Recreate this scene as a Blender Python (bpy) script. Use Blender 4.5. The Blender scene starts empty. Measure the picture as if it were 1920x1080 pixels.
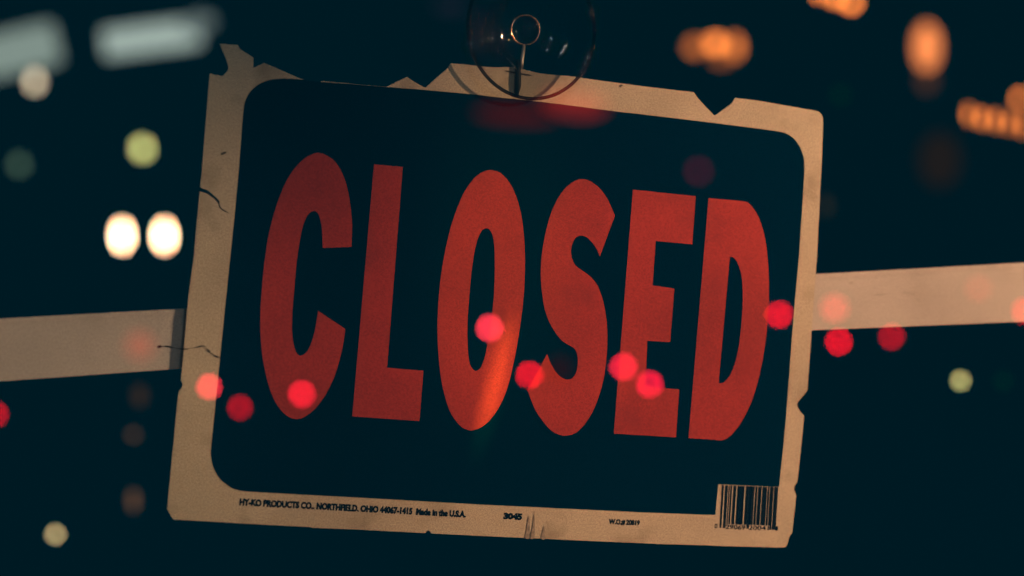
import bpy, bmesh, math, random
from mathutils import Vector, Matrix
random.seed(7)
S = bpy.context.scene
COL = S.collection

# ------------------------------------------------------------------ camera frame
FPX, CZ = 5333.33, 1.5                       # 100 mm lens on 36 mm film, 1920 px wide frame
CAM = Vector((0, 0, CZ))
TH = math.radians(25)                        # the window is turned 25 degrees away from the camera
AX = Vector((math.cos(TH), math.sin(TH), 0)) # along the window, to the right
UP = Vector((0, 0, 1))
NO = Vector((math.sin(TH), -math.cos(TH), 0))# out of the window, towards the street
P0 = Vector((0, 1.278, CZ))
GLASS_BACK, GLASS_FRONT = 0.0105, 0.0155
APERTURE = 0.0145

def ray(u, v): return Vector(((u - 960) / FPX, 1.0, (540 - v) / FPX))
def pl(u, v, h=0.0):
    """traced outline point -> metres in the plane of the sign (s, t)"""
    d = ray(u, v); o = P0 + NO * h
    p = CAM + d * ((o - CAM).dot(NO) / d.dot(NO))
    q = p - P0
    return (q.dot(AX), q.dot(UP))
def w(s, t, h=0.0): return P0 + AX * s + UP * t + NO * h
BASIS = Matrix((AX, UP, NO)).transposed().to_4x4()

# ------------------------------------------------------------------ object helpers
def tag(o, label=None, cat=None, group=None, kind=None):
    if label: o['label'] = label
    if cat: o['category'] = cat
    if group: o['group'] = group
    if kind: o['kind'] = kind
    return o
def empty(name, loc, basis=None):
    o = bpy.data.objects.new(name, None); COL.objects.link(o)
    m = (basis or Matrix.Identity(4)).copy(); m.translation = loc
    o.matrix_world = m; o.empty_display_size = 0.01
    return o
def link(name, me, mat, parent=None, smooth=False):
    o = bpy.data.objects.new(name, me); COL.objects.link(o)
    if mat is not None and not me.materials: me.materials.append(mat)
    if smooth:
        for p in me.polygons: p.use_smooth = True
    if parent: o.parent = parent
    return o
def bm_obj(name, bm, mat, parent=None, smooth=False):
    bmesh.ops.recalc_face_normals(bm, faces=bm.faces)
    me = bpy.data.meshes.new(name); bm.to_mesh(me); bm.free()
    return link(name, me, mat, parent, smooth)

def smooth_path(pts, closed=True, n=6):
    """Catmull-Rom through traced points; a point with a third item is a sharp corner"""
    P = [(Vector(p[:2]), len(p) > 2) for p in pts]; N = len(P); out = []
    for i in range(N if closed else N - 1):
        p1, c1 = P[i]; p2, c2 = P[(i + 1) % N]
        p0 = P[i - 1][0] if not c1 and (closed or i > 0) else p1 - (p2 - p1)
        p3 = P[(i + 2) % N][0] if not c2 and (closed or i + 2 < N) else p2 + (p2 - p1)
        if c1 and c2: out.append(p1); continue
        for k in range(n):
            t = k / n
            m1 = (p2 - p0) * 0.5; m2 = (p3 - p1) * 0.5
            L = (p2 - p1).length
            if m1.length > L: m1 *= L / m1.length
            if m2.length > L: m2 *= L / m2.length
            a = 2*t**3 - 3*t*t + 1; b = t**3 - 2*t*t + t; c = -2*t**3 + 3*t*t; d = t**3 - t*t
            out.append(p1 * a + m1 * b + p2 * c + m2 * d)
    if not closed: out.append(P[-1][0])
    return [tuple(p) for p in out]

def slab(loops, z0, z1):
    """a flat piece with holes and a real thickness, from 2D loops"""
    cu = bpy.data.curves.new('tmp', 'CURVE'); cu.dimensions = '2D'; cu.fill_mode = 'BOTH'
    cu.extrude = (z1 - z0) / 2
    for lp in loops:
        sp = cu.splines.new('POLY'); sp.points.add(len(lp) - 1)
        for k, (x, y) in enumerate(lp): sp.points[k].co = (x * 100, y * 100, 0, 1)
        sp.use_cyclic_u = True
    cu.extrude *= 100
    ob = bpy.data.objects.new('tmp', cu); COL.objects.link(ob)
    me = bpy.data.meshes.new_from_object(ob)
    bpy.data.objects.remove(ob); bpy.data.curves.remove(cu)
    for v in me.vertices:
        v.co = v.co * 0.01; v.co.z += (z0 + z1) / 2
    me.materials.clear()
    return me

def lathe(profile, seg=64):
    bm = bmesh.new(); rings = []
    for r, z in profile:
        if r < 1e-6: rings.append([bm.verts.new((0, 0, z))])
        else: rings.append([bm.verts.new((r*math.cos(2*math.pi*k/seg), r*math.sin(2*math.pi*k/seg), z)) for k in range(seg)])
    for a, b in zip(rings, rings[1:]):
        for k in range(seg):
            k2 = (k + 1) % seg
            if len(a) == 1 and len(b) == 1: continue
            if len(a) == 1: bm.faces.new((a[0], b[k], b[k2]))
            elif len(b) == 1: bm.faces.new((a[k], b[0], a[k2]))
            else: bm.faces.new((a[k], b[k], b[k2], a[k2]))
    return bm

def tube(pts, rad, seg=10):
    """round wire through 3D points; rad a number or a list"""
    bm = bmesh.new(); rings = []; n = len(pts); P = [Vector(p) for p in pts]
    if not isinstance(rad, (list, tuple)): rad = [rad] * n
    for i, p in enumerate(P):
        d = (P[min(i+1, n-1)] - P[max(i-1, 0)]).normalized()
        e = d.orthogonal().normalized() if i == 0 else (e - d * e.dot(d)).normalized()
        f = d.cross(e)
        rings.append([bm.verts.new(p + (e*math.cos(2*math.pi*k/seg) + f*math.sin(2*math.pi*k/seg)) * rad[i]) for k in range(seg)])
    for a, b in zip(rings, rings[1:]):
        for k in range(seg): bm.faces.new((a[k], a[(k+1) % seg], b[(k+1) % seg], b[k]))
    bm.faces.new(rings[0]); bm.faces.new(rings[-1][::-1])
    return bm

# ------------------------------------------------------------------ materials
def newmat(name):
    m = bpy.data.materials.new(name); m.use_nodes = True
    nt = m.node_tree; nt.nodes.clear()
    out = nt.nodes.new('ShaderNodeOutputMaterial')
    return m, nt, out
def surf(name, col, rough=0.5, spec=0.3, metal=0.0, mottle=0.0, mscale=30, stain=None, grain=0.0, bump=0.0, bscale=60):
    m, nt, out = newmat(name); N = nt.nodes; L = nt.links
    b = N.new('ShaderNodeBsdfPrincipled'); L.new(b.outputs[0], out.inputs[0])
    b.inputs['Roughness'].default_value = rough
    b.inputs['Specular IOR Level'].default_value = spec
    b.inputs['Metallic'].default_value = metal
    tc = N.new('ShaderNodeTexCoord')
    c = N.new('ShaderNodeRGB'); c.outputs[0].default_value = (*col, 1); cur = c.outputs[0]
    def mul(cur, scale, amt, detail, seed):
        nz = N.new('ShaderNodeTexNoise'); nz.inputs['Scale'].default_value = scale; nz.inputs['Detail'].default_value = detail
        mp = N.new('ShaderNodeMapping'); mp.inputs['Location'].default_value = (seed, seed*2, 0)
        L.new(tc.outputs['Object'], mp.inputs[0]); L.new(mp.outputs[0], nz.inputs['Vector'])
        mr = N.new('ShaderNodeMapRange'); mr.inputs['From Min'].default_value = .3; mr.inputs['From Max'].default_value = .7
        mr.inputs['To Min'].default_value = 1 - amt; mr.inputs['To Max'].default_value = 1 + amt
        L.new(nz.outputs['Fac'], mr.inputs['Value'])
        x = N.new('ShaderNodeVectorMath'); x.operation = 'SCALE'
        L.new(cur, x.inputs[0]); L.new(mr.outputs[0], x.inputs['Scale'])
        return x.outputs[0]
    if mottle: cur = mul(cur, mscale, mottle, 4, 1.3)
    if grain: cur = mul(cur, 1500, grain, 1, 4.1)
    if stain:
        nz = N.new('ShaderNodeTexNoise'); nz.inputs['Scale'].default_value = stain[0]; nz.inputs['Detail'].default_value = 6
        L.new(tc.outputs['Object'], nz.inputs['Vector'])
        mr = N.new('ShaderNodeMapRange'); mr.inputs['From Min'].default_value = .56; mr.inputs['From Max'].default_value = .72
        mr.inputs['To Max'].default_value = stain[1]
        L.new(nz.outputs['Fac'], mr.inputs['Value'])
        mx = N.new('ShaderNodeMix'); mx.data_type = 'RGBA'
        L.new(mr.outputs[0], mx.inputs['Factor']); L.new(cur, mx.inputs['A'])
        mx.inputs['B'].default_value = (*stain[2], 1); cur = mx.outputs['Result']
    L.new(cur, b.inputs['Base Color'])
    if bump:
        nz = N.new('ShaderNodeTexNoise'); nz.inputs['Scale'].default_value = bscale; nz.inputs['Detail'].default_value = 3
        L.new(tc.outputs['Object'], nz.inputs['Vector'])
        bp = N.new('ShaderNodeBump'); bp.inputs['Strength'].default_value = bump; bp.inputs['Distance'].default_value = 0.002
        L.new(nz.outputs['Fac'], bp.inputs['Height']); L.new(bp.outputs[0], b.inputs['Normal'])
    return m
def emit(name, col, strength):
    m, nt, out = newmat(name)
    e = nt.nodes.new('ShaderNodeEmission'); e.inputs[0].default_value = (*col, 1); e.inputs[1].default_value = strength
    nt.links.new(e.outputs[0], out.inputs[0])
    m.cycles.emission_sampling = 'NONE'
    return m

REFL = 0.62
def mat_glass_coated():
    m, nt, out = newmat('coated_window_glass'); N = nt.nodes; L = nt.links
    t = N.new('ShaderNodeBsdfTransparent'); g = N.new('ShaderNodeBsdfGlossy'); g.inputs['Roughness'].default_value = 0
    mx = N.new('ShaderNodeMixShader'); mx.inputs[0].default_value = REFL
    L.new(t.outputs[0], mx.inputs[1]); L.new(g.outputs[0], mx.inputs[2]); L.new(mx.outputs[0], out.inputs[0])
    return m
def mat_glass_clear():
    m, nt, out = newmat('clear_glass_back'); t = nt.nodes.new('ShaderNodeBsdfTransparent')
    nt.links.new(t.outputs[0], out.inputs[0]); return m
def mat_pvc(name='clear_soft_plastic', end=.35, refl=.5, start=.35, stop=.97, base=.96):
    m, nt, out = newmat(name); N = nt.nodes; L = nt.links
    lw = N.new('ShaderNodeLayerWeight'); lw.inputs['Blend'].default_value = 0.5
    cr = N.new('ShaderNodeValToRGB'); e = cr.color_ramp.elements
    e[0].position = start; e[0].color = (base, base, base, 1); e[1].position = stop; e[1].color = (end, end, end, 1)
    L.new(lw.outputs['Facing'], cr.inputs[0])
    t = N.new('ShaderNodeBsdfTransparent'); L.new(cr.outputs[0], t.inputs[0])
    g = N.new('ShaderNodeBsdfGlossy'); g.inputs['Roughness'].default_value = 0.025
    fr = N.new('ShaderNodeFresnel'); fr.inputs[0].default_value = 1.5
    ml = N.new('ShaderNodeMath'); ml.operation = 'MULTIPLY'; ml.inputs[1].default_value = refl; L.new(fr.outputs[0], ml.inputs[0])
    mx = N.new('ShaderNodeMixShader'); L.new(ml.outputs[0], mx.inputs[0])
    L.new(t.outputs[0], mx.inputs[1]); L.new(g.outputs[0], mx.inputs[2]); L.new(mx.outputs[0], out.inputs[0])
    return m

M = {}
M['sheet'] = surf('aged_white_plastic', (.70, .585, .45), .55, .25, mottle=.13, mscale=22, grain=.22,
                  stain=(42, .55, (.32, .24, .16)), bump=.25, bscale=35)
M['ink'] = surf('black_printing_ink', (.0003, .019, .052), .75, .0, grain=.12)
M['red'] = surf('red_printing_ink', (.49, .044, .034), .6, .12, mottle=.21, mscale=14, grain=.17, bump=.25, bscale=35,
                stain=(30, .5, (.26, .03, .028)))
M['smallink'] = surf('small_print_ink', (.004, .014, .03), .8, .0)
M['scuff'] = surf('scuff_grime', (.10, .09, .08), .8, .1, mottle=.3, mscale=300)
M['smear'] = surf('grey_smear', (.40, .33, .27), .8, .1, mottle=.4, mscale=500)
M['bar'] = surf('white_painted_metal', (.60, .53, .505), .45, .3, mottle=.10, mscale=16, grain=.2,
                stain=(24, .30, (.32, .27, .22)), bump=.15, bscale=60)
M['metal'] = surf('bright_hook_wire', (.85, .80, .70), .35, .8, 0.35)
M['ringmetal'] = surf('grey_hook_ring', (.6, .56, .48), .22, .8, 0.75)
M['rim'] = surf('cup_rim_bead', (.16, .15, .13), .12, .9, 0.0)
M['darkmetal'] = surf('dark_hook_metal', (.012, .02, .022), .5, .2)
M['bezel'] = surf('black_lamp_housing', (.004, .008, .01), .8, .1)
M['thread'] = surf('dark_thread_fibre', (.012, .012, .014), .9, .05)

# ------------------------------------------------------------------ night sky all round
SKY = (0.0, 0.0114, 0.0186)
M['barspot'] = surf('faint_bar_stain', (.52, .46, .43), .7, .1)
bm = bmesh.new(); bmesh.ops.create_icosphere(bm, subdivisions=4, radius=70)
sky = bm_obj('sky', bm, emit('night_sky', SKY, 1.0), smooth=True); sky.location = (0, 10, 1.5); tag(sky, kind='structure')
wd = bpy.data.worlds.new('World'); S.world = wd; wd.use_nodes = True
wd.node_tree.nodes['Background'].inputs[0].default_value = (0, 0, 0, 1)
wd.node_tree.nodes['Background'].inputs[1].default_value = 0.0

# ------------------------------------------------------------------ the sign
sheet_px = [(393.2,138,1),(417.7,143,1),(428.3,126.7),(412.3,82,1),(446,84.2,1),(450.5,92),(475.3,107.8,1),(475.3,127.5,1),
 (495,118,1),(524,130),(556.9,144.6),(571,149.8,1),(600,153.5,1),(604,151.6,1),(628,154.4,1),(650,156.0,1),(658,157,1),(724.5,162.9,1),(763.6,144,1),(778,154),(795,163.6,1),(799,164.2,1),(817,147),
 (835.3,131.7),(840,127),(845.3,118.6,1),(870,120.5),(891.7,123),(925,126),(958,125.5),(979,129.5),(1016.7,138),(1070.8,142.7),(1089.6,145.8),
 (1160,155.6),(1230,164.5),(1301,172.7,1),(1306.7,181.5),(1323.3,200),(1340.4,217,1),(1366.7,197.8),(1374.4,190.7),(1378.2,183.3,1),
 (1415.6,187.8),(1475,198),(1533,208,1),(1540.4,214.4),(1543.3,224),(1541,300,1),(1531.9,480,1),(1514,731.9,1),(1503.7,745),(1494.8,757.5),
 (1499,769),(1507.6,779,1),(1506,800,1),(1497.8,880,1),(1495.2,904,1),(1490.4,910),(1489.4,919),(1493,930.4,1),(1485.6,998,1),(1484.2,1001,1),
 (1479.7,1007.5),(1478,1016),(1475,1023),(1470,1026.8,1),(1383,1024.8,1),(1320,1022.4,1),(1243.7,1020.3,1),(1100,1014,1),(900,1004.8,1),(809,1000.2,1),
 (806.7,996.5),(801.5,994.6),(797.6,999.5,1),(670,993,1),(586,989.5,1),(580,988.2,1),(500,984,1),(420,979.4,1),(326,974,1),(319,965),(313.4,954,1),
 (333.6,745,1),(336,733,1),(341,727),(342.6,720.5),(339.6,713.5,1),(344.5,662,1),(353,560,1),(363.7,480,1),(374.6,358.5,1),
 # the crack that runs in from the left edge
 (389,363.8),(402,373.5),(409.5,382),(411,389),(419,395.6),(434.5,401.0,1),(419,392.6),(413.6,387),(411.8,377),(404,368.6),(391,358),(375.4,351,1),
 (378.5,320,1)]
panel_top = [(571,149.8,1),(600,153.5,1),(658,157.5,1),(724.5,163.1,1),(800,169),(894,177.8),(933,182.5),(1025,192.2),(1160,209.6),(1195.8,213.6),(1341,230.9)]
panel_px = panel_top + [(1430,242.2),(1460,246.7),(1471,249.2),(1484.5,256.7),(1495.6,269),(1503.3,284.4),(1507.4,300),(1508,322),(1498,480),(1489,578),
 (1472,800),(1460.4,913,1),(1346.6,907.8,1),(1341,965.4,1),(1216,961,1),(900,945.7,1),(670,932.6,1),(480,922.4),(460.4,921),(445,918.5),(432.7,913.5),(413.5,898.6),(400.6,877),
 (395.6,853.9),(396.5,835),(424,560),(444.4,359.5),(457,203.4),(461.2,186.6),(470,171),(486.6,157.4),(506,149.8),(528.8,147.4),(548,147.8)]
LET = {
'C': [[(658.5,463,1),(659.7,420),(656,382),(650,350),(639,320),(622.5,298),(597.5,286.8),(575,294),(552.5,315),(535,342.5),(519,382.5),(505,432.5),
  (496,487.5),(490.8,540),(487.8,592),(489,643.7),(495,687.7),(505.4,729),(519.6,760),(537,779.2),(554.6,785.7),(571.5,781),(589.6,767),(610,740),(627,704.5),
  (639,664),(644.5,636),(646.6,616.5,1),(596,582.8,1),(591,615),(583,643.7),(574,660.5),(563.7,667),(556,662),(549.4,643.7),(547,617.8),(548,579),
  (551.5,540),(556,490),(561,455),(567.5,424.5),(576,404),(587.5,395.7),(596,401),(602,420),(604,445),(604.5,465,1)]],
'L': [[(700.8,308,1),(754.8,312.8,1),(725.3,689.5,1),(793.5,695,1),(785.9,789.4,1),(660,780.7,1)]],
'O': [[(919,318.8),(939.6,325.5),(956.5,345),(968.5,372),(977,403.5),(982,444),(983.7,488),(981.4,555),(972.4,627),(959,697),(947,738),(930,772),(908,797),
  (883,807),(862.6,798.5),(843,771),(829,723.7),(822.6,675.5),(819.6,620),(821.8,562),(827,512),(833.7,473),(843,432),(855.4,394),(870,360),(889,333.7),(903.5,323)],
  [(912,428),(903.5,432),(895,449),(889,473),(884,507),(879.5,555),(876,608),(876.8,656),(880.6,683),(890,695),(900,690),(908,670.7),(914.5,639.4),(919.5,608),
  (924.5,567),(926.6,530),(927.2,492.6),(926,458),(922.8,441),(918,431.5)]],
'S': [[(1152.4,404.5,1),(1148.5,394.6),(1137.7,371.8),(1124.4,353.7),(1107.6,340.5),(1089.5,335.6),(1071.5,342.4),(1054.6,358.5),(1040,382.6),(1028,414),(1018.8,455),
  (1014,493),(1014.2,532),(1018.5,568),(1023,587),(1030.5,606),(1042.6,626),(1054.6,640),(1069,648.6),(1077.5,655),(1082,666),(1083,679),(1081,694),(1076,705.5),
  (1066.7,711.5),(1054.6,709),(1042.6,698.8),(1031.8,680.7),(1025.3,663.5,1),(989,731.8,1),(994.4,748),(1004,769.8),(1018.5,791.5),(1035.4,809),(1054.6,816.7),
  (1076,813),(1093,798.7),(1110,773),(1124.4,737),(1134,695),(1138,649.4),(1138,618),(1135.4,591),(1131,567),(1126,551),(1119,534),(1106.4,518.4),(1090.7,506.6),(1078.5,497.5),
  (1071.8,484),(1070,469),(1073.5,454.8),(1080,445),(1088,441.8),(1099,444.7),(1111,456),(1118.6,468),(1124,481,1)]],
'E': [[(1186.2,355.5,1),(1304,367.8,1),(1297.4,458,1),(1229,452,1),(1223,535,1),(1263.8,541,1),(1256,641.6,1),(1213.2,639,1),(1209.3,724.6,1),(1273,730,1),(1266.7,820,1),(1150.4,813,1)]],
'D': [[(1328,371.5,1),(1386,376.5,1),(1397,378.2),(1406,383.6),(1416.6,397.5),(1425.8,417),(1432.8,442.6),(1437.9,475),(1440.6,516.7),(1441,555),(1440,590),(1437.6,615),
  (1432.4,657),(1423.8,701),(1410.8,747),(1396,780),(1380,805),(1365,820),(1352.8,825.4),(1339,824.6,1),(1290.4,821.5,1)],
  [(1368,481,1),(1376,484),(1383,494.7),(1388.8,512),(1391.6,535),(1392.2,563),(1390,602),(1385.4,645),(1378.4,678),(1368.5,703),(1358.7,715),(1350.6,718.9),(1346.7,717.8,1)]],
}
def planed(loop, h=0.0): return [pl(u, v, h) for u, v in smooth_path(loop)]

sb = pl(900, 990)
sign = empty('hanging_sign', w(sb[0], sb[1]), BASIS)
tag(sign, 'worn black CLOSED sign with red letters and torn pale border, hanging tilted behind glass', 'sign')
def on_sign(loops, z0, z1, name, mat, label=None, smooth=True):
    lp = [[(x - sb[0], y - sb[1]) for x, y in (planed(l) if smooth else [pl(*p[:2]) for p in l])] for l in loops]
    o = link(name, slab(lp, z0, z1), mat, sign)
    if label: o['label'] = label
    return o
on_sign([sheet_px], -.0007, 0, 'backing_sheet', M['sheet'])
on_sign([panel_px], .00002, .00016, 'printed_panel', M['ink'])
for ch in 'CLOSED':
    on_sign(LET[ch], .0002, .00032, 'letter', M['red'], 'red capital letter ' + ch)

def text(body, a, b, cap, name, mat, bold=.02, label=None):
    """line of print whose baseline runs between two traced points"""
    cu = bpy.data.curves.new('tmp', 'FONT'); cu.body = body; cu.size = 1; cu.offset = bold; cu.resolution_u = 3
    ob = bpy.data.objects.new('tmp', cu); COL.objects.link(ob)
    me = bpy.data.meshes.new_from_object(ob); bpy.data.objects.remove(ob)
    A, B = Vector(pl(*a)), Vector(pl(*b)); top = Vector(pl(a[0] + cap * .09, a[1] - cap))
    xs = [v.co.x for v in me.vertices]; x0, x1 = min(xs), max(xs)
    ux = (B - A) / (x1 - x0); uy = (top - A) / .70
    for v in me.vertices:
        q = A + ux * (v.co.x - x0) + uy * v.co.y - Vector(sb); v.co = (q.x, q.y, .00012)
    me.materials.clear()
    o = link(name, me, mat, sign)
    m = o.modifiers.new('t', 'SOLIDIFY'); m.thickness = .00008; m.offset = 0
    if label: o['label'] = label
    return o
text('HY-KO PRODUCTS CO., NORTHFIELD, OHIO 44067-1415  Made in the U.S.A.', (448.5,946.5), (873,969.5), 11.5, 'maker_line', M['smallink'], .062)
text('3045', (943.5,972.3), (978.5,974), 10.5, 'item_number', M['smallink'], .07)
text('W.O.# 20819', (1141,982), (1199,984.6), 9, 'order_number', M['smallink'], .055)
# bar code: a white tab in the panel corner with dense bars and digits
def upc(d):
    Lc = ['0001101','0011001','0010011','0111101','0100011','0110001','0101111','0111011','0110111','0001011']
    s = '101' + ''.join(Lc[int(c)] for c in d[:6]) + '01010'
    return s + ''.join(''.join('1' if k == '0' else '0' for k in Lc[int(c)]) for c in d[6:]) + '101'
code = upc('029069200411')
bars = []; i = 0
def bar_pt(f, g):      # f along the code, g down the bars
    return (1353.5 + f * 105.5 - 4.6 * g, 909.5 + f * 4.0 + 75.5 * g)
while i < 95:
    if code[i] == '1':
        j = i
        while j < 95 and code[j] == '1': j += 1
        g1 = 1.06 if (i < 10 or i > 84 or 45 <= i < 50) else .96
        spread = .37
        f0, f1 = max(0, (i - spread) / 95), min(1, (j + spread) / 95)
        bars.append([bar_pt(f0, 0), bar_pt(f1, 0), bar_pt(f1, g1), bar_pt(f0, g1)]); i = j
    else: i += 1
bl = [[(x - sb[0], y - sb[1]) for x, y in [pl(*p) for p in q]] for q in bars]
bc = bmesh.new()
for q in bl:
    f = bc.faces.new([bc.verts.new((x, y, .00012)) for x, y in q])
bco = bm_obj('bar_code', bc, M['smallink'], sign)
md = bco.modifiers.new('t', 'SOLIDIFY'); md.thickness = .00008
for body, a, b in (('0',(1339.5,990),(1344.5,990.2)), ('29069',(1360,991.5),(1397,993)), ('20041',(1403,993.2),(1441,994.2)), ('1',(1454,994.4),(1458,994.5))):
    text(body, a, b, 8, 'bar_code_digits', M['smallink'], .02)
# grime and scuffs
def scuff(px):
    on_sign([px], .00036, .00042, 'scuff_mark', M['scuff'])
scuff([(413,289),(417,285.5),(424,284.5),(422,288),(416,291)])
scuff([(1159.5,162),(1163,158.8),(1167,160),(1163,163.6)])
for q in ([(984,1008.5),(987,990),(991,966),(992.5,985),(992,1008.7)], [(994,1008.9),(999,980),(1001,958),(1002,985),(1001,1009)],
          [(1014,1009.9),(1018,990),(1020,986),(1020.5,1000),(1022,1010.3)]): on_sign([q], .00036, .00042, 'smear_mark', M['smear'])
# torn slot under the hook
scuff([(946,132.2),(965,135.0),(994,140.4),(996,142.4),(975,140.0),(952,135.5)])

# ------------------------------------------------------------------ dark thread across the left edge of the sign
tp = [(296,650.2),(303,649.4),(311,648.8),(328,652),(345,654.6),(362,652.4),(381.6,648.6),(389,655),(396.5,661.8),(405,667.5),(413.5,671)]
def th_h(u): return .0006 if u > 346 else max(-.0046, .0006 - (346 - u) * .0004)
tpp = [Vector((*pl(u, v, th_h(u)), th_h(u))) for u, v in smooth_path([(u, v) for u, v in tp], closed=False, n=4)]
t0 = tpp[0].copy()
rad = [.00016 + (.00032 if k < 4 else 0) + .00010 * math.sin(k * .9) for k in range(len(tpp))]
rad[0] = .0001
th = bm_obj('thread', tube([p - t0 for p in tpp], rad, 8), M['thread'], smooth=True)
mm = BASIS.copy(); mm.translation = w(*t0); th.matrix_world = mm
tag(th, 'thin dark crooked thread lying across the left border of the sign and the white bar', 'thread')

# ------------------------------------------------------------------ white bar behind the sign
HB = -.0052
top = [(-420,620.8),(2330,470.6)]
bot = [(2330,588),(1920,603),(1530,619),(930,653),(320,692.6),(0,715),(-420,747)]
lp = [pl(u, v, HB) for u, v in top + bot]; bb = pl(960, 650, HB)
bar = link('cross_bar', slab([[(x - bb[0], y - bb[1]) for x, y in lp]], -.014, 0), M['bar'])
mm = BASIS.copy(); mm.translation = w(bb[0], bb[1], HB); bar.matrix_world = mm
bv = bar.modifiers.new('b', 'BEVEL'); bv.width = .0011; bv.segments = 3; bv.limit_method = 'ANGLE'
lt = [(-420,622.4),(2330,472.2),(2330,478.6),(-420,629.4)]
lip = link('top_lip', slab([[(x - bb[0], y - bb[1]) for x, y in [pl(*p, HB) for p in lt]]], .0001, .0006), M['bar'], bar)
bv2 = lip.modifiers.new('b', 'BEVEL'); bv2.width = .0002; bv2.segments = 3; bv2.limit_method = 'ANGLE'
for q in ([(1690,549),(1704,546),(1722,547),(1730,550),(1716,553),(1700,553)], [(1640,552),(1655,550),(1662,553),(1648,555)], [(1590,530),(1597,528),(1600,531),(1594,533)]):
    link('grime_spot', slab([[(x - bb[0], y - bb[1]) for x, y in [pl(u, v, HB) for u, v in smooth_path(q)]]], .00002, .00006), M['barspot'], bar)
tag(bar, 'off-white horizontal door bar running behind the closed sign, slightly rising to the right', 'bar')

# ------------------------------------------------------------------ window glass
gw = (-1.6, 1.6, -1.2, 1.2)
bm = bmesh.new(); bmesh.ops.create_cube(bm, size=1)
for v in bm.verts: v.co = ((v.co.x) * 3.2, v.co.y * 2.4, v.co.z * (GLASS_FRONT - GLASS_BACK))
bmesh.ops.recalc_face_normals(bm, faces=bm.faces)
me = bpy.data.meshes.new('window_glass'); bm.to_mesh(me); bm.free()
me.materials.append(mat_glass_clear()); me.materials.append(mat_glass_coated())
for p in me.polygons:
    if p.normal.z > .9: p.material_index = 1
gl = link('window_glass', me, None)
mm = BASIS.copy(); mm.translation = w(0, 0, (GLASS_BACK + GLASS_FRONT) / 2); gl.matrix_world = mm
tag(gl, 'large clear window pane in front of the sign, mirroring red tail lights', 'window')

# ------------------------------------------------------------------ suction cup with its hook
PVC = mat_pvc()
cc = pl(996, 54, .009)
cup = empty('suction_cup', w(cc[0], cc[1], GLASS_BACK), BASIS)
tag(cup, 'clear plastic suction cup stuck to the window above the sign, with a metal hook', 'suction cup')
g = .0002
prof = [(0, -.0060), (.006, -.0059), (.010, -.0052), (.0155, -.0040), (.0215, -.0024), (.0275, -.0012), (.0308, -.0003), (.0316, -g),
        (.0319, -.0006), (.0317, -.0013), (.0305, -.0018), (.0270, -.0028), (.0215, -.0042), (.0165, -.0062), (.0142, -.0078), (.0120, -.0084), (0, -.0086)]
bm_obj('cup_disc', lathe(prof, 96), PVC, cup, True)
bm_obj('rim_bead', tube([(.0313*math.cos(2*math.pi*k/96), .0313*math.sin(2*math.pi*k/96), -.0009) for k in range(97)], .0008, 12), mat_pvc('clear_rim_bead', .01, 1.6, .0, .75, .45), cup, True)
kp = [(.0046, -.0088), (.0043, -.0104), (.0050, -.0116), (.0066, -.0124), (.0072, -.0138), (.0066, -.0152), (.0048, -.0160), (0, -.0162)]
kn = bm_obj('knob', lathe([(0, -.0088)] + kp, 64), PVC, cup, True)
kn.location = (pl(986, 55, -.001)[0] - cc[0], pl(986, 55, -.001)[1] - cc[1], 0)
hk = GLASS_BACK
def cl(u, v, h):
    s, t = pl(u, v, h); return (s - cc[0], t - cc[1], h - GLASS_BACK)
ring = []
for k in range(40):
    a = math.radians(-90 + 360 * k / 40)
    ring.append(cl(985 + 26.5 * math.cos(a), 56 - 28 * math.sin(a), .0005))
ring.append(ring[0])
bm_obj('hook_ring', tube(ring, .00042, 8), M['ringmetal'], cup, True)
bm_obj('hook_shank', tube([cl(982.6,84,.0005), cl(981.5,95,.0012), cl(979.5,108,.002), cl(978.4,120,.0024), cl(977.2,131,.0022)], [.0006,.0008,.00085,.0008,.0006], 10), M['metal'], cup, True)
tipb = [cl(969.5,112,.0018), cl(971,128,.0020), cl(971.5,145,.0022), cl(971,162,.0022), cl(969,174,.0016), cl(969,180,.0006)]
bm_obj('hook_tip', tube(tipb, [.0009,.0013,.0014,.0014,.0011,.0007], 12), M['darkmetal'], cup, True)

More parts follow.
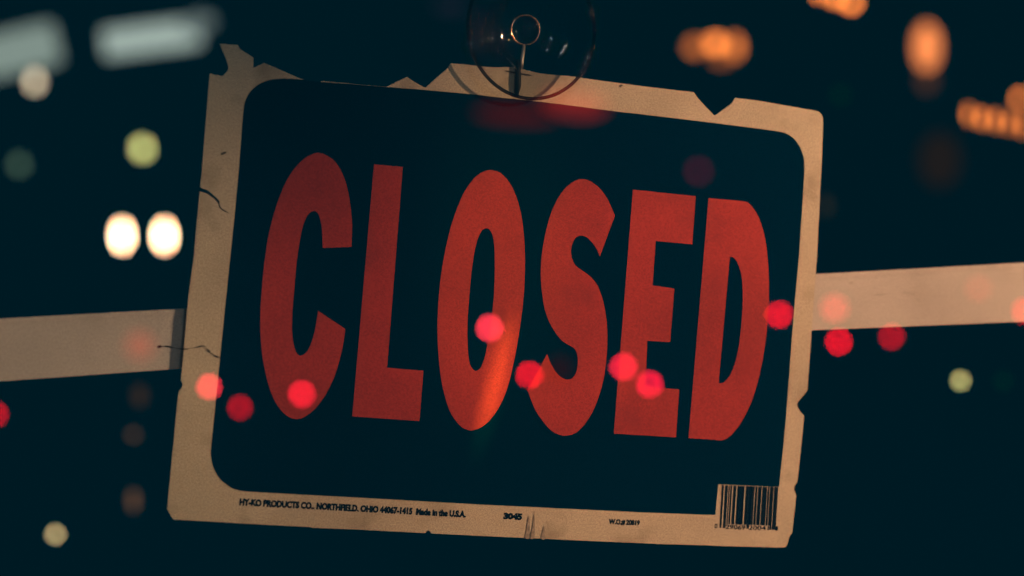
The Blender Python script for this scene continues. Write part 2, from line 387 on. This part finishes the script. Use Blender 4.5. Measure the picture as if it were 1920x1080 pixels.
# ------------------------------------------------------------------ far lights
GP = w(0, 0, GLASS_FRONT)
def mirror(p): return p - NO * (2 * (p - GP).dot(NO))
def glow(name, u, v, wpx, hpx, Z, col, L, label, cat='lamp', group=None, reflect=False, egg=0.0, roll=0.0, box=False, parent_lamp=None):
    """a lamp of its real size at its real distance: glowing lens in a dark housing. With reflect=True it
    stands on the street side of the pane and is seen as its mirror image in the glass."""
    P = CAM + ray(u, v) * Z; k = Z / FPX
    look = CAM
    if reflect:
        P = mirror(P); look = GP
    f = (look - P).normalized(); r = UP.cross(f).normalized(); up = f.cross(r)
    B = Matrix((r, up, f)).transposed().to_4x4()
    B = B @ Matrix.Rotation(math.radians(-roll if reflect else roll), 4, 'Z')
    root = empty(name, P, B); tag(root, label, cat, group)
    W, H = wpx * k / 2, hpx * k / 2
    b = APERTURE * FPX * (1/1.278 - 1/Z)
    frac = min(1, wpx/b) * min(1, hpx/b) * (1 if box else .95)
    col_m = emit(name + '_light', col, L / (REFL if reflect else 1 - REFL) / frac)
    if not box:
        lens = lathe([(0, .10), (.35, .092), (.7, .06), (.92, .02), (1, 0)], 40)
        for q in lens.verts:
            yy = q.co.y
            q.co.x *= W * (1 - egg * yy * .5); q.co.y = yy * H; q.co.z *= min(W, H)
        bm_obj('lens', lens, col_m, root, True)
        hs = lathe([(1.01, .01), (1.06, 0), (1.04, -.25), (.7, -.6), (0, -.7)], 40)
        for q in hs.verts:
            yy = q.co.y
            q.co.x *= W * (1 - egg * yy * .5); q.co.y = yy * H; q.co.z *= min(W, H)
        bm_obj('housing', hs, M['bezel'], root, True)
    else:
        def rr(w_, h_, rad, n=8):
            o = []
            for cx, cy, a0 in ((w_-rad, h_-rad, 0), (-w_+rad, h_-rad, 90), (-w_+rad, -h_+rad, 180), (w_-rad, -h_+rad, 270)):
                for q in range(n + 1):
                    a = math.radians(a0 + 90*q/n); o.append((cx + rad*math.cos(a), cy + rad*math.sin(a)))
            return o
        rd = min(W, H) * (.85 if box == 'round' else .3)
        link('diffuser', slab([rr(W, H, rd)], 0, .02), col_m, root)
        link('housing', slab([rr(W*1.02, H*1.03, rd)], -.10, -.001), M['bezel'], root)
    return root

RED = (1.0, 0.0, 0.014)
def red(u, v, k, L, label, col=RED, Z=7.5):
    return glow('tail_light', u, v, k * .88, k * .88, Z, col, L, label, 'tail light', 'red tail lights mirrored in the window', reflect=True)
red(918, 615, 15, 1.15, 'red tail light mirrored over the lower hole of the letter O', (1, .032, .06))
red(993, 703, 14, .85, 'red tail light mirrored at the left tip of the letter S')
red(1169, 688, 15, .95, 'red tail light mirrored on the left stem of the letter E, upper of two there', (1, .01, .04))
red(1218, 720, 14, .90, 'red tail light mirrored on the lower arm of the letter E, lower of two there', (1, .004, .04))
red(1461, 590, 14, .85, 'red tail light mirrored between the letter D and the right border of the sign')
red(1573, 641, 13, .80, 'red tail light mirrored just under the white bar, nearest the right of the sign')
red(1672, 631, 13, .38, 'dim red tail light mirrored on the lower edge of the white bar', Z=7)
red(1922, 583, 16, .50, 'red tail light mirrored at the far right end of the white bar')
red(392, 725, 14, .95, 'bright red tail light mirrored on the pale left border of the sign', (1, .03, .05), Z=6)
red(450, 764, 14, .36, 'dark crimson tail light mirrored in the black panel left of the letter C', Z=6)
red(566, 739, 14, .90, 'red tail light mirrored at the bottom of the letter C', (1, .006, .03))
red(-10, 777, 15, .50, 'dim red tail light mirrored at the left end under the white bar')
red(1565, 578, 26, .42, 'faint rosy tail light mirrored on the white bar beside the sign', (1, .03, .04))
red(1835, 541, 26, .10, 'very faint red tail light mirrored near the right end of the white bar')
red(262, 648, 50, .20, 'blurry faint red light mirrored on the white bar left of the sign')
red(1310, 321, 18, .028, 'faint purple light mirrored in the black panel above the letters E and D', (1, 0, .15), Z=30)
red(1050, 692, 40, .015, 'faint red light mirrored in the lower bowl of the letter S')
glow('red_sign_light', 1078, 194, 120, 48, 16, (1, .05, .04), .20, 'broad blurry red light mirrored across the top border of the sign', 'light', reflect=True, roll=-6)
glow('red_sign_light', 965, 216, 150, 26, 16, (1, .02, .03), .035, 'dim blurry red light mirrored in the black panel below the suction cup', 'light', reflect=True, roll=-4)

# pair of headlights = one thing
hp = glow('headlight_pair', 229, 441, 16, 40, 40, (1, .66, .36), 3.4, 'pair of round white headlights glaring left of the sign', 'headlights', egg=.5)
for c in list(hp.children):
    if c.name.startswith('lens'): c.name = 'headlight'; c['label'] = 'left white headlight'
h2 = glow('tmp', 308, 441, 16, 40, 40, (1, .66, .36), 3.4, 'x', 'x', egg=.5)
bpy.context.view_layer.update()
for c in list(h2.children):
    mw = h2.matrix_world.copy(); c.parent = hp; c.matrix_parent_inverse = hp.matrix_world.inverted() @ mw
    if c.name.startswith('lens'): c.name = 'headlight'; c['label'] = 'right white headlight'
bpy.data.objects.remove(h2)

SG = 'round street lights left of the sign'
glow('street_lamp', 65, 152, 18, 30, 16, (.36, .29, .19), 1.0, 'beige egg-shaped street lamp below the white light panel at the far left', 'street lamp', SG, egg=.5)
glow('street_lamp', 267, 278, 20, 24, 40, (.37, .37, .12), 1.0, 'yellow-green round street lamp above the headlights', 'street lamp', SG, egg=.3)
glow('street_lamp', 36, 308, 20, 24, 16, (.020, .035, .022), 1.0, 'dim green round street lamp at the far left, above the headlights', 'street lamp', SG, egg=.3)
glow('street_lamp', 104, 1002, 13, 13, 4.0, (.30, .23, .10), 1.0, 'small pale yellow round lamp at the bottom left corner', 'street lamp', SG)
SR = 'small round lights right of the sign'
glow('street_lamp', 1801, 714, 13, 13, 3.8, (.30, .27, .09), 1.0, 'small olive yellow round lamp under the right end of the white bar', 'street lamp', SR)
glow('street_lamp', 1881, 715, 18, 18, 3.8, (0, .006, .003), .8, 'very dim green lamp right of the small olive yellow one', 'street lamp', SR)
glow('street_lamp', 1576, 178, 20, 20, 5, (0, .005, .002), .8, 'very dim green lamp above the top right corner of the sign', 'street lamp', SR)
SB = 'dim brown lights stacked under the left bar'
for (u, v, a, b, L, lb) in ((262,742,22,34,.6,'dim brown light just under the bar left of the sign, top of three'), (250,815,14,14,.6,'dim brown light left of the sign, middle of three'),
        (250,938,14,34,1.6,'brown light left of the bottom corner of the sign, lowest of three')):
    glow('distant_lamp', u, v, a, b, 4, (.030, .014, .006), L, lb, 'lamp', SB)
# white light panels
PW = 'white ceiling light panels at the upper left'
glow('light_panel', 284, 71, 180, 52, 30, (.37, .46, .41), .82, 'soft white slanted light panel at the top left, right one of the two', 'light panel', PW, roll=8, box=True)
glow('light_panel', 372, 44, 60, 34, 30, (.07, .09, .085), 1.0, 'dim end of the white slanted light at the top left', 'light panel', PW, roll=14)
glow('light_panel', 14, 100, 190, 78, 30, (.21, .27, .235), 1.0, 'soft white slanted light panel at the left edge of the view', 'light panel', PW, roll=14, box=True)
glow('light_panel', 845, 12, 60, 24, 12, (.006, .006, .012), .6, 'very dim bluish light panel left of the suction cup', 'light panel')
# orange lights upper right
OG = 'orange string lights at the upper right'
OC = (.85, .215, .04)
n1 = ('orange light above the V-shaped notch, left of its cluster', 'orange light above the V-shaped notch, middle of its cluster', 'orange light above the V-shaped notch, right of its cluster')
for (u, v, a, b, L), lb in zip(((1303,88,30,26,.28),(1342,82,30,26,.85),(1378,88,20,38,.5)), n1):
    glow('orange_lamp', u, v, a, b, 14, OC, L, lb, 'lamp', OG)
glow('orange_lamp', 1352, 110, 30, 20, 14, OC, .10, 'dim brown light just below the orange cluster above the notch', 'lamp', OG)
for (u, v, a, b, L), lb in zip(((1538,-16,16,16,.5),(1568,-6,18,18,.6),(1596,4,18,18,.75)),
        ('orange lamp cut by the top of the view, left of three', 'orange lamp cut by the top of the view, middle of three', 'orange lamp cut by the top of the view, right of three')):
    glow('orange_lamp', u, v, a, b, 14, OC, L, lb, 'lamp', OG)
glow('orange_lantern', 1738, 88, 44, 84, 14, (.98, .27, .075), 1.0, 'tall oval orange lantern standing alone at the upper right', 'lantern')
glow('orange_lantern', 1738, 150, 30, 40, 14, (.05, .018, .008), .6, 'dim rusty glow hanging just below the tall orange lantern', 'lantern')
rows = ('first from the left in the row at the right edge', 'second from the left in the row at the right edge', 'third from the left in the row at the right edge',
        'fourth from the left in the row at the right edge', 'fifth from the left in the row at the right edge')
for (u, v, L), lb in zip(((1816,214,.36),(1840,222,.44),(1866,226,.42),(1892,231,.36),(1918,236,.36)), rows):
    glow('orange_lamp', u, v, 9, 28, 5, OC, L, 'orange round lamp, ' + lb, 'lamp', OG)
glow('orange_lamp', 1914, 186, 16, 18, 14, OC, .40, 'orange round lamp above the right end of the row, cut by the view', 'lamp', OG)
glow('distant_lamp', 1762, 300, 76, 100, 16, (.015, .007, .0035), .8, 'large very dim brown light right of the sign below the orange row', 'lamp')
glow('distant_lamp', 1548, 385, 18, 30, 5, (.008, .006, .003), .8, 'very faint grey light beside the right edge of the sign above the bar', 'lamp')

# ------------------------------------------------------------------ light on the sign
def spot(name, s, t, h, tgt, power, col, size, blend, radius, sx=1, sy=1, roll=0):
    l = bpy.data.lights.new(name, 'SPOT'); l.energy = power; l.color = col
    l.spot_size = math.radians(size); l.spot_blend = blend; l.shadow_soft_size = radius
    o = bpy.data.objects.new(name, l); COL.objects.link(o)
    o.location = w(s, t, h)
    d = w(*tgt) - o.location
    q = d.to_track_quat('-Z', 'Y').to_matrix().to_4x4()
    q = q @ Matrix.Rotation(math.radians(roll), 4, 'Z') @ Matrix.Diagonal((sx, sy, 1, 1))
    q.translation = o.location; o.matrix_world = q
    return o
spot('street_light_key', .78, .30, .90, (.215, -.02, 0), 280, (1, .56, .295), 32, 1.0, .016)
spot('left_bar_fill', .78, .34, 1.1, (-.365, -.06, 0), 250, (1, .66, .36), 17, 1.0, .02)  # added fill spot, brightens the left part of the bar
spot('yellow_low_fill', .78, .34, 1.1, (-.13, -.14, 0), 26, (1, .74, .34), 16, 1.0, .02)
def tube_lamp(s, t, h):
    l = bpy.data.lights.new('cool_tube_light', 'AREA'); l.shape = 'RECTANGLE'; l.size = .24; l.size_y = .03; l.energy = 1.5; l.color = (.85, 1, .9)
    o = bpy.data.objects.new('cool_tube_light', l); COL.objects.link(o)
    q = (w(.05, .1, 0) - w(s, t, h)).to_track_quat('-Z', 'Y').to_matrix().to_4x4(); q = q @ Matrix.Rotation(math.radians(62), 4, 'Z'); q.translation = w(s, t, h); o.matrix_world = q
tube_lamp(-.17, .42, .90); tube_lamp(-.17, .54, .90)
st = pl(928, 722)
spot('amber_streak', .80, .36, 1.1, (st[0], st[1], 0), 852, (1, .60, .10), 3.0, 1.0, .004, sx=.12, roll=-14)
st = pl(945, 470)
spot('amber_patch', .80, .36, 1.1, (st[0], st[1], 0), 125, (1, .62, .14), 7.5, 1.0, .01, sx=.42)

# ------------------------------------------------------------------ camera and render
cam = bpy.data.cameras.new('camera'); co = bpy.data.objects.new('camera', cam); COL.objects.link(co)
co.location = CAM; co.rotation_euler = (math.radians(90), 0, 0)
cam.lens = 100; cam.sensor_width = 36; cam.clip_start = .05; cam.clip_end = 300
cam.dof.use_dof = True; cam.dof.focus_distance = 1.278; cam.dof.aperture_fstop = .1 / APERTURE
S.camera = co
S.view_settings.view_transform = 'Standard'; S.view_settings.look = 'None'
S.view_settings.exposure = 0; S.view_settings.gamma = 1; S.view_settings.use_curve_mapping = False
S.render.engine = 'CYCLES'
S.cycles.use_denoising = True
S.cycles.use_adaptive_sampling = False
S.cycles.transparent_max_bounces = 24
S.cycles.sample_clamp_indirect = 0
